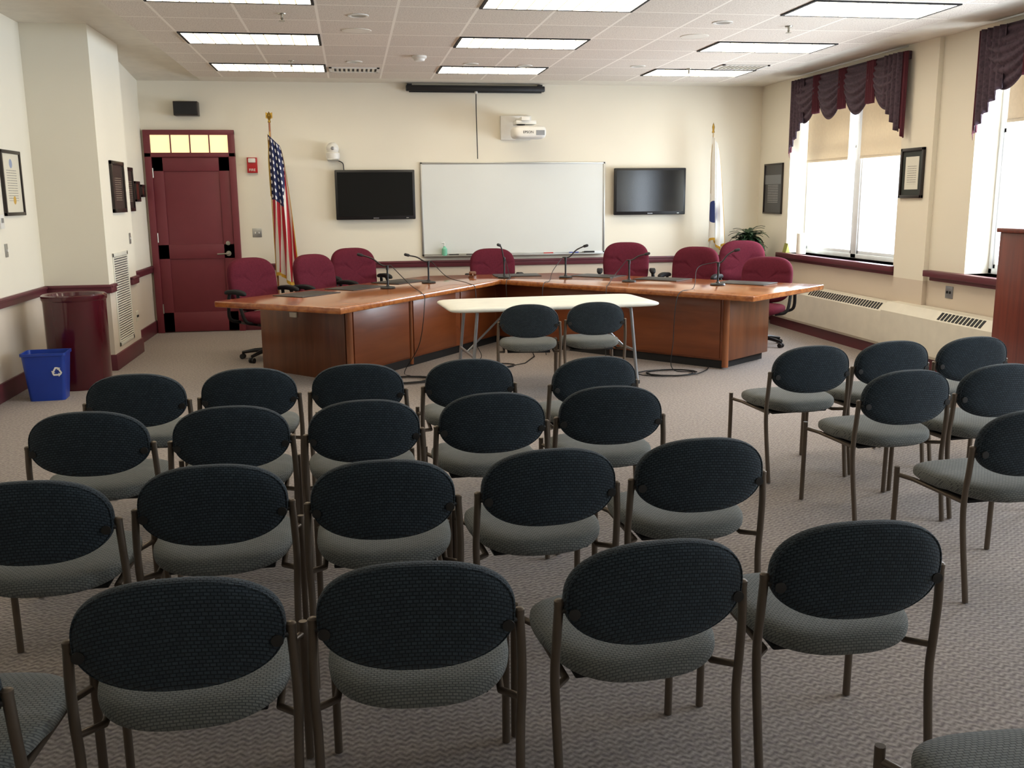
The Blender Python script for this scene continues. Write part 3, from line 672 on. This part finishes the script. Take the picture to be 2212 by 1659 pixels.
def coil(x,y,R0,n,lab):
    pts=[]
    for i in range(n*14):
        a=i*2*math.pi/14; rr0=R0*(1+.12*math.sin(i*.37)); pts.append((x+rr0*1.3*math.cos(a)+.04*math.sin(i*.21),y+rr0*.8*math.sin(a),.008+.004*(i//14)))
    pts+=[(x+R0*2,y+.1,.008),(x+R0*3,y+.5,.008),(x+R0*3.3,y+.9,.008)]
    o=tube('floor_cable',pts,.0055,rubber,None,6); tag(o,lab,'cable')
coil(.42,8.75,.2,4,'coiled black audio cable lying on the carpet'); coil(2.95,8.6,.2,3,'loop of black microphone cable on the carpet'); coil(1.35,9.35,.17,2,'loose black cable on the carpet under the table')
# ------------------------------------------------------------ folding table
r=root('folding_table','white plastic folding table with grey steel legs','table',(1.72,8.5,0),rad(4.0))
bm=bmesh.new(); cushion(bm,sup(.955,.42,14),.048,lambda a,b,d:(a,b,.722+d),n=96,e=.12); mk('tabletop',bm,tabwhite,r,ang=50)
for sx in (-1,1):
    for sy in (-1,1):
        tube('leg',cr([(sx*.70,sy*.30,.71),(sx*.73,sy*.31,.4),(sx*.75,sy*.33,.14),(sx*.76,sy*.35,.012)],5),.015,steel,r)
        lathe('foot_cap',[(0,0),(.019,0),(.019,.03),(0,.03)],blackm,r,14,c=(sx*.76,sy*.35,0))
    tube('leg_crossbar',[(sx*.74,-.31,.3),(sx*.74,.31,.3)],.012,steel,r); tube('leg_crossbar',[(sx*.70,-.30,.69),(sx*.70,.30,.69)],.015,steel,r)
    tube('folding_brace',[(sx*.735,0,.31),(sx*.34,0,.69)],.009,steel,r)
# ------------------------------------------------------------ podium
r=root('lectern_cabinet','tall burgundy wood lectern cabinet with overhanging top','podium',(5.02,6.9,0))
box('cabinet_body',(.02,-1.0,.06),(.35,-.02,1.36),podm,r,.006); box('cabinet_top',(0,-1.02,1.36),(.37,0,1.395),podm,r,.008); box('cabinet_plinth',(.05,-.97,0),(.34,-.05,.062),blackm,r)
# ------------------------------------------------------------ audience chair
def audience():
    r=root('stacking_chair','dark blue woven fabric stacking chair with bronze tube legs','chair',group='audience chairs')
    ZB=.66
    bm=bmesh.new(); cushion(bm,sup(.243,.150,2.4,.132),.065,lambda a,b,d:(a,d-.035+.55*a*a-.10*b,ZB+b),e=.27,m=16,n=64)
    bk=mk('backrest',bm,fab_back_shaded,r,ang=80)
    ou=sup(.238,.145,2.4,.127); P=[]
    for k in range(65):
        a,b_=ou(2*math.pi*k/64); P.append((a,-.054+.55*a*a-.10*b_,ZB+b_))
    tube('piping',P,.0025,fab_back_shaded,bk,6)
    bm=bmesh.new(); 
    def so(t):
        x,y=sup(.243,.262,2.9)(t); return x*(1+.04*(y/.25)),y
    cushion(bm,so,.078,lambda a,b,d:(a,b+.235,.437+d+.008*(1-(a/.243)**2)*(1 if d>0 else 0)-.25*max(0,b-.15)**1.2+.30*a*a*(1 if b<0 else .5)),e=.33,m=16,n=64); mk('seat',bm,fab_seat_lit,r,ang=80)
    box('seat_pan',(-.18,.09,.385),(.18,.42,.40),blackm,r,.006)
    for s in (-1,1):
        tube('leg',cr([(s*.252,0,.65),(s*.257,.004,.55),(s*.259,.015,.44),(s*.254,.015,.3),(s*.25,-.03,.004)],5),.0125,bronze,r)
        tube('leg',cr([(s*.256,.475,.445),(s*.256,.475,.3),(s*.256,.48,.004)],4),.0125,bronze,r)
        tube('seat_rail',[(s*.259,.015,.41),(s*.21,.08,.398),(s*.21,.42,.398),(s*.256,.475,.41)],.010,bronze,r)
        lathe('leg_cap',[(0,.64),(.0135,.645),(.0135,.657),(.009,.661),(0,.662)],bronze,r,14,c=(s*.252,0,0)); 
        bm=bmesh.new(); lathebm(bm,[(0,0),(.015,0),(.015,.005),(0,.006)],16,mat=Matrix.Translation((s*.222,-.036,.632))@Matrix.Rotation(rad(90),4,'X')); mk('back_bracket',bm,darkbr,r)
        tube('back_mount',[(s*.252,.002,.63),(s*.222,-.012,.635)],.009,darkbr,r)
    return r
seats=[(-1.0,2.0,-4),(-.435,2.20,1),(.12,2.20,-4),(.73,2.23,4),(1.31,2.27,-2),
(-1.03,3.10,0),(-.49,3.18,1),(.07,3.13,-1),(.645,3.16,4),(1.21,3.20,1),
(-1.115,4.12,-2),(-.54,4.11,2),(.02,4.12,3),(.59,4.16,2),(1.15,4.20,-3),
(-1.11,5.00,1),(-.56,5.05,3),(0.0,5.06,-2),(.60,5.09,0),(1.28,5.02,6),
(2.60,5.12,4),(3.15,5.19,4),(3.71,5.24,4),(2.69,4.29,4),(3.25,4.35,4),(2.68,3.38,3),(1.36,1.30,-2),
(1.41,7.68,-8),(1.98,7.72,-2)]
ch=audience(); ch.location=(seats[0][0],seats[0][1],0); ch.rotation_euler=(0,0,rad(seats[0][2]))
for x,y,a in seats[1:]: dup(ch,(x,y,0),rad(a))
# ------------------------------------------------------------ executive chairs
def execc():
    r=root('executive_chair','burgundy fabric swivel chair with black arms and casters','office chair',group='executive chairs around the dais')
    def bo(t):
        x,y=sup(.29,.28,3.1)(t); return x*(1+.03*y/.28),y
    def bf(a,b,d):
        g=0
        if d>0: g=-.014*math.exp(-((b-.08)/.012)**2)-.014*math.exp(-((b+.08)/.012)**2)+.02*math.exp(-((b+.16)/.08)**2)
        return (a,-.25+d+g+.35*a*a-.14*b,.785+b)
    bm=bmesh.new(); cushion(bm,bo,.14,bf,e=.42,m=24,n=64); mk('backrest',bm,burgfab,r,ang=80)
    bm=bmesh.new(); cushion(bm,sup(.265,.25,3.6),.11,lambda a,b,d:(a,b+.02,.455+d-.35*max(0,b-.16)),e=.35,m=14); mk('seat',bm,burgfab,r,ang=80)
    box('back_support',(-.05,-.35,.38),(.05,-.29,.75),black,r,.01); box('seat_mechanism',(-.12,-.33,.36),(.12,.12,.40),black,r,.01)
    tube('gas_lift',[(0,0,.1),(0,0,.22),(0,0,.23),(0,0,.37)],[.03,.03,.018,.018],black,r,14)
    for s in (-1,1):
        bm=bmesh.new(); tubebm(bm,cr([(s*.2,.1,.4),(s*.32,.08,.44),(s*.34,.02,.63),(s*.33,-.02,.725)],5),.018,10); tubebm(bm,cr([(s*.2,-.2,.4),(s*.32,-.2,.45),(s*.34,-.17,.63),(s*.33,-.16,.725)],5),.018,10)
        cushion(bm,sup(.038,.18,3),.05,lambda a,b,d:(a+s*.33,b-.06,.735+d-.6*b*b),n=28,m=8); mk('armrest',bm,blackr,r,ang=60)
    bm=bmesh.new(); lathebm(bm,[(0,.06),(.045,.06),(.05,.11),(.03,.13),(0,.13)],20)
    for i in range(5):
        a=rad(72*i+18); tubebm(bm,[(0,0,.1),(math.cos(a)*.15,math.sin(a)*.15,.095),(math.cos(a)*.29,math.sin(a)*.29,.07)],[.026,.022,.016],10)
    bs=mk('star_base',bm,black,r,ang=50)
    for i in range(5):
        a=rad(72*i+18); c=Vector((math.cos(a)*.29,math.sin(a)*.29,.028)); n=Vector((-math.sin(a),math.cos(a),0)); bm=bmesh.new(); tubebm(bm,[c-n*.028,c-n*.008],.027,16); tubebm(bm,[c+n*.008,c+n*.028],.027,16); tubebm(bm,[c,c+Vector((0,0,.045))],.008,8); mk('caster',bm,blackm,bs)
    return r
ex=[(-.92,10.34,-140,1.0),(-.27,10.82,-135,1.0),(.10,11.62,-155,1.02),(1.76,11.95,180,.97),(3.38,11.65,165,1.03),(3.95,10.95,140,1.0),(4.90,11.6,160,1.03),(4.50,10.12,140,.92)]
e0=None
for x,y,a,s in ex:
    if e0 is None: e0=execc(); e0.location=(x,y,0); e0.rotation_euler=(0,0,rad(a))
    else: dup(e0,(x,y,0),rad(a),sc=(1,1,s))
# ------------------------------------------------------------ lights & world
for i,(a,b_) in enumerate(wins):
    l=bpy.data.lights.new('daylight','AREA'); l.shape='RECTANGLE'; l.size=3.2; l.size_y=2.8; l.energy=(430,430,170,30)[i]; l.color=(.82,.91,1)
    o=bpy.data.objects.new('daylight',l); C.objects.link(o); o.location=(6.6,(a+b_)/2,1.9); o.rotation_euler=(0,rad(90),0)
w=bpy.data.worlds.new('w'); scene.world=w; w.use_nodes=True; bg=w.node_tree.nodes['Background']; bg.inputs[0].default_value=(.75,.87,1,1); bg.inputs[1].default_value=2.2
# ------------------------------------------------------------ camera
f_,p,th,ro,hh=2062.1,.1916,.1628,-.0091,1.6535
F=Vector((math.sin(th)*math.cos(p),math.cos(th)*math.cos(p),-math.sin(p))); R=Vector((math.cos(th),-math.sin(th),0)); U=R.cross(F)
R2=R*math.cos(ro)+U*math.sin(ro); U2=-R*math.sin(ro)+U*math.cos(ro)
cd=bpy.data.cameras.new('camera'); cd.sensor_width=36; cd.lens=f_/2212*36; cd.clip_start=.05
co=bpy.data.objects.new('camera',cd); C.objects.link(co)
co.matrix_world=Matrix(((R2.x,U2.x,-F.x,0),(R2.y,U2.y,-F.y,0),(R2.z,U2.z,-F.z,hh),(0,0,0,1)))
scene.camera=co
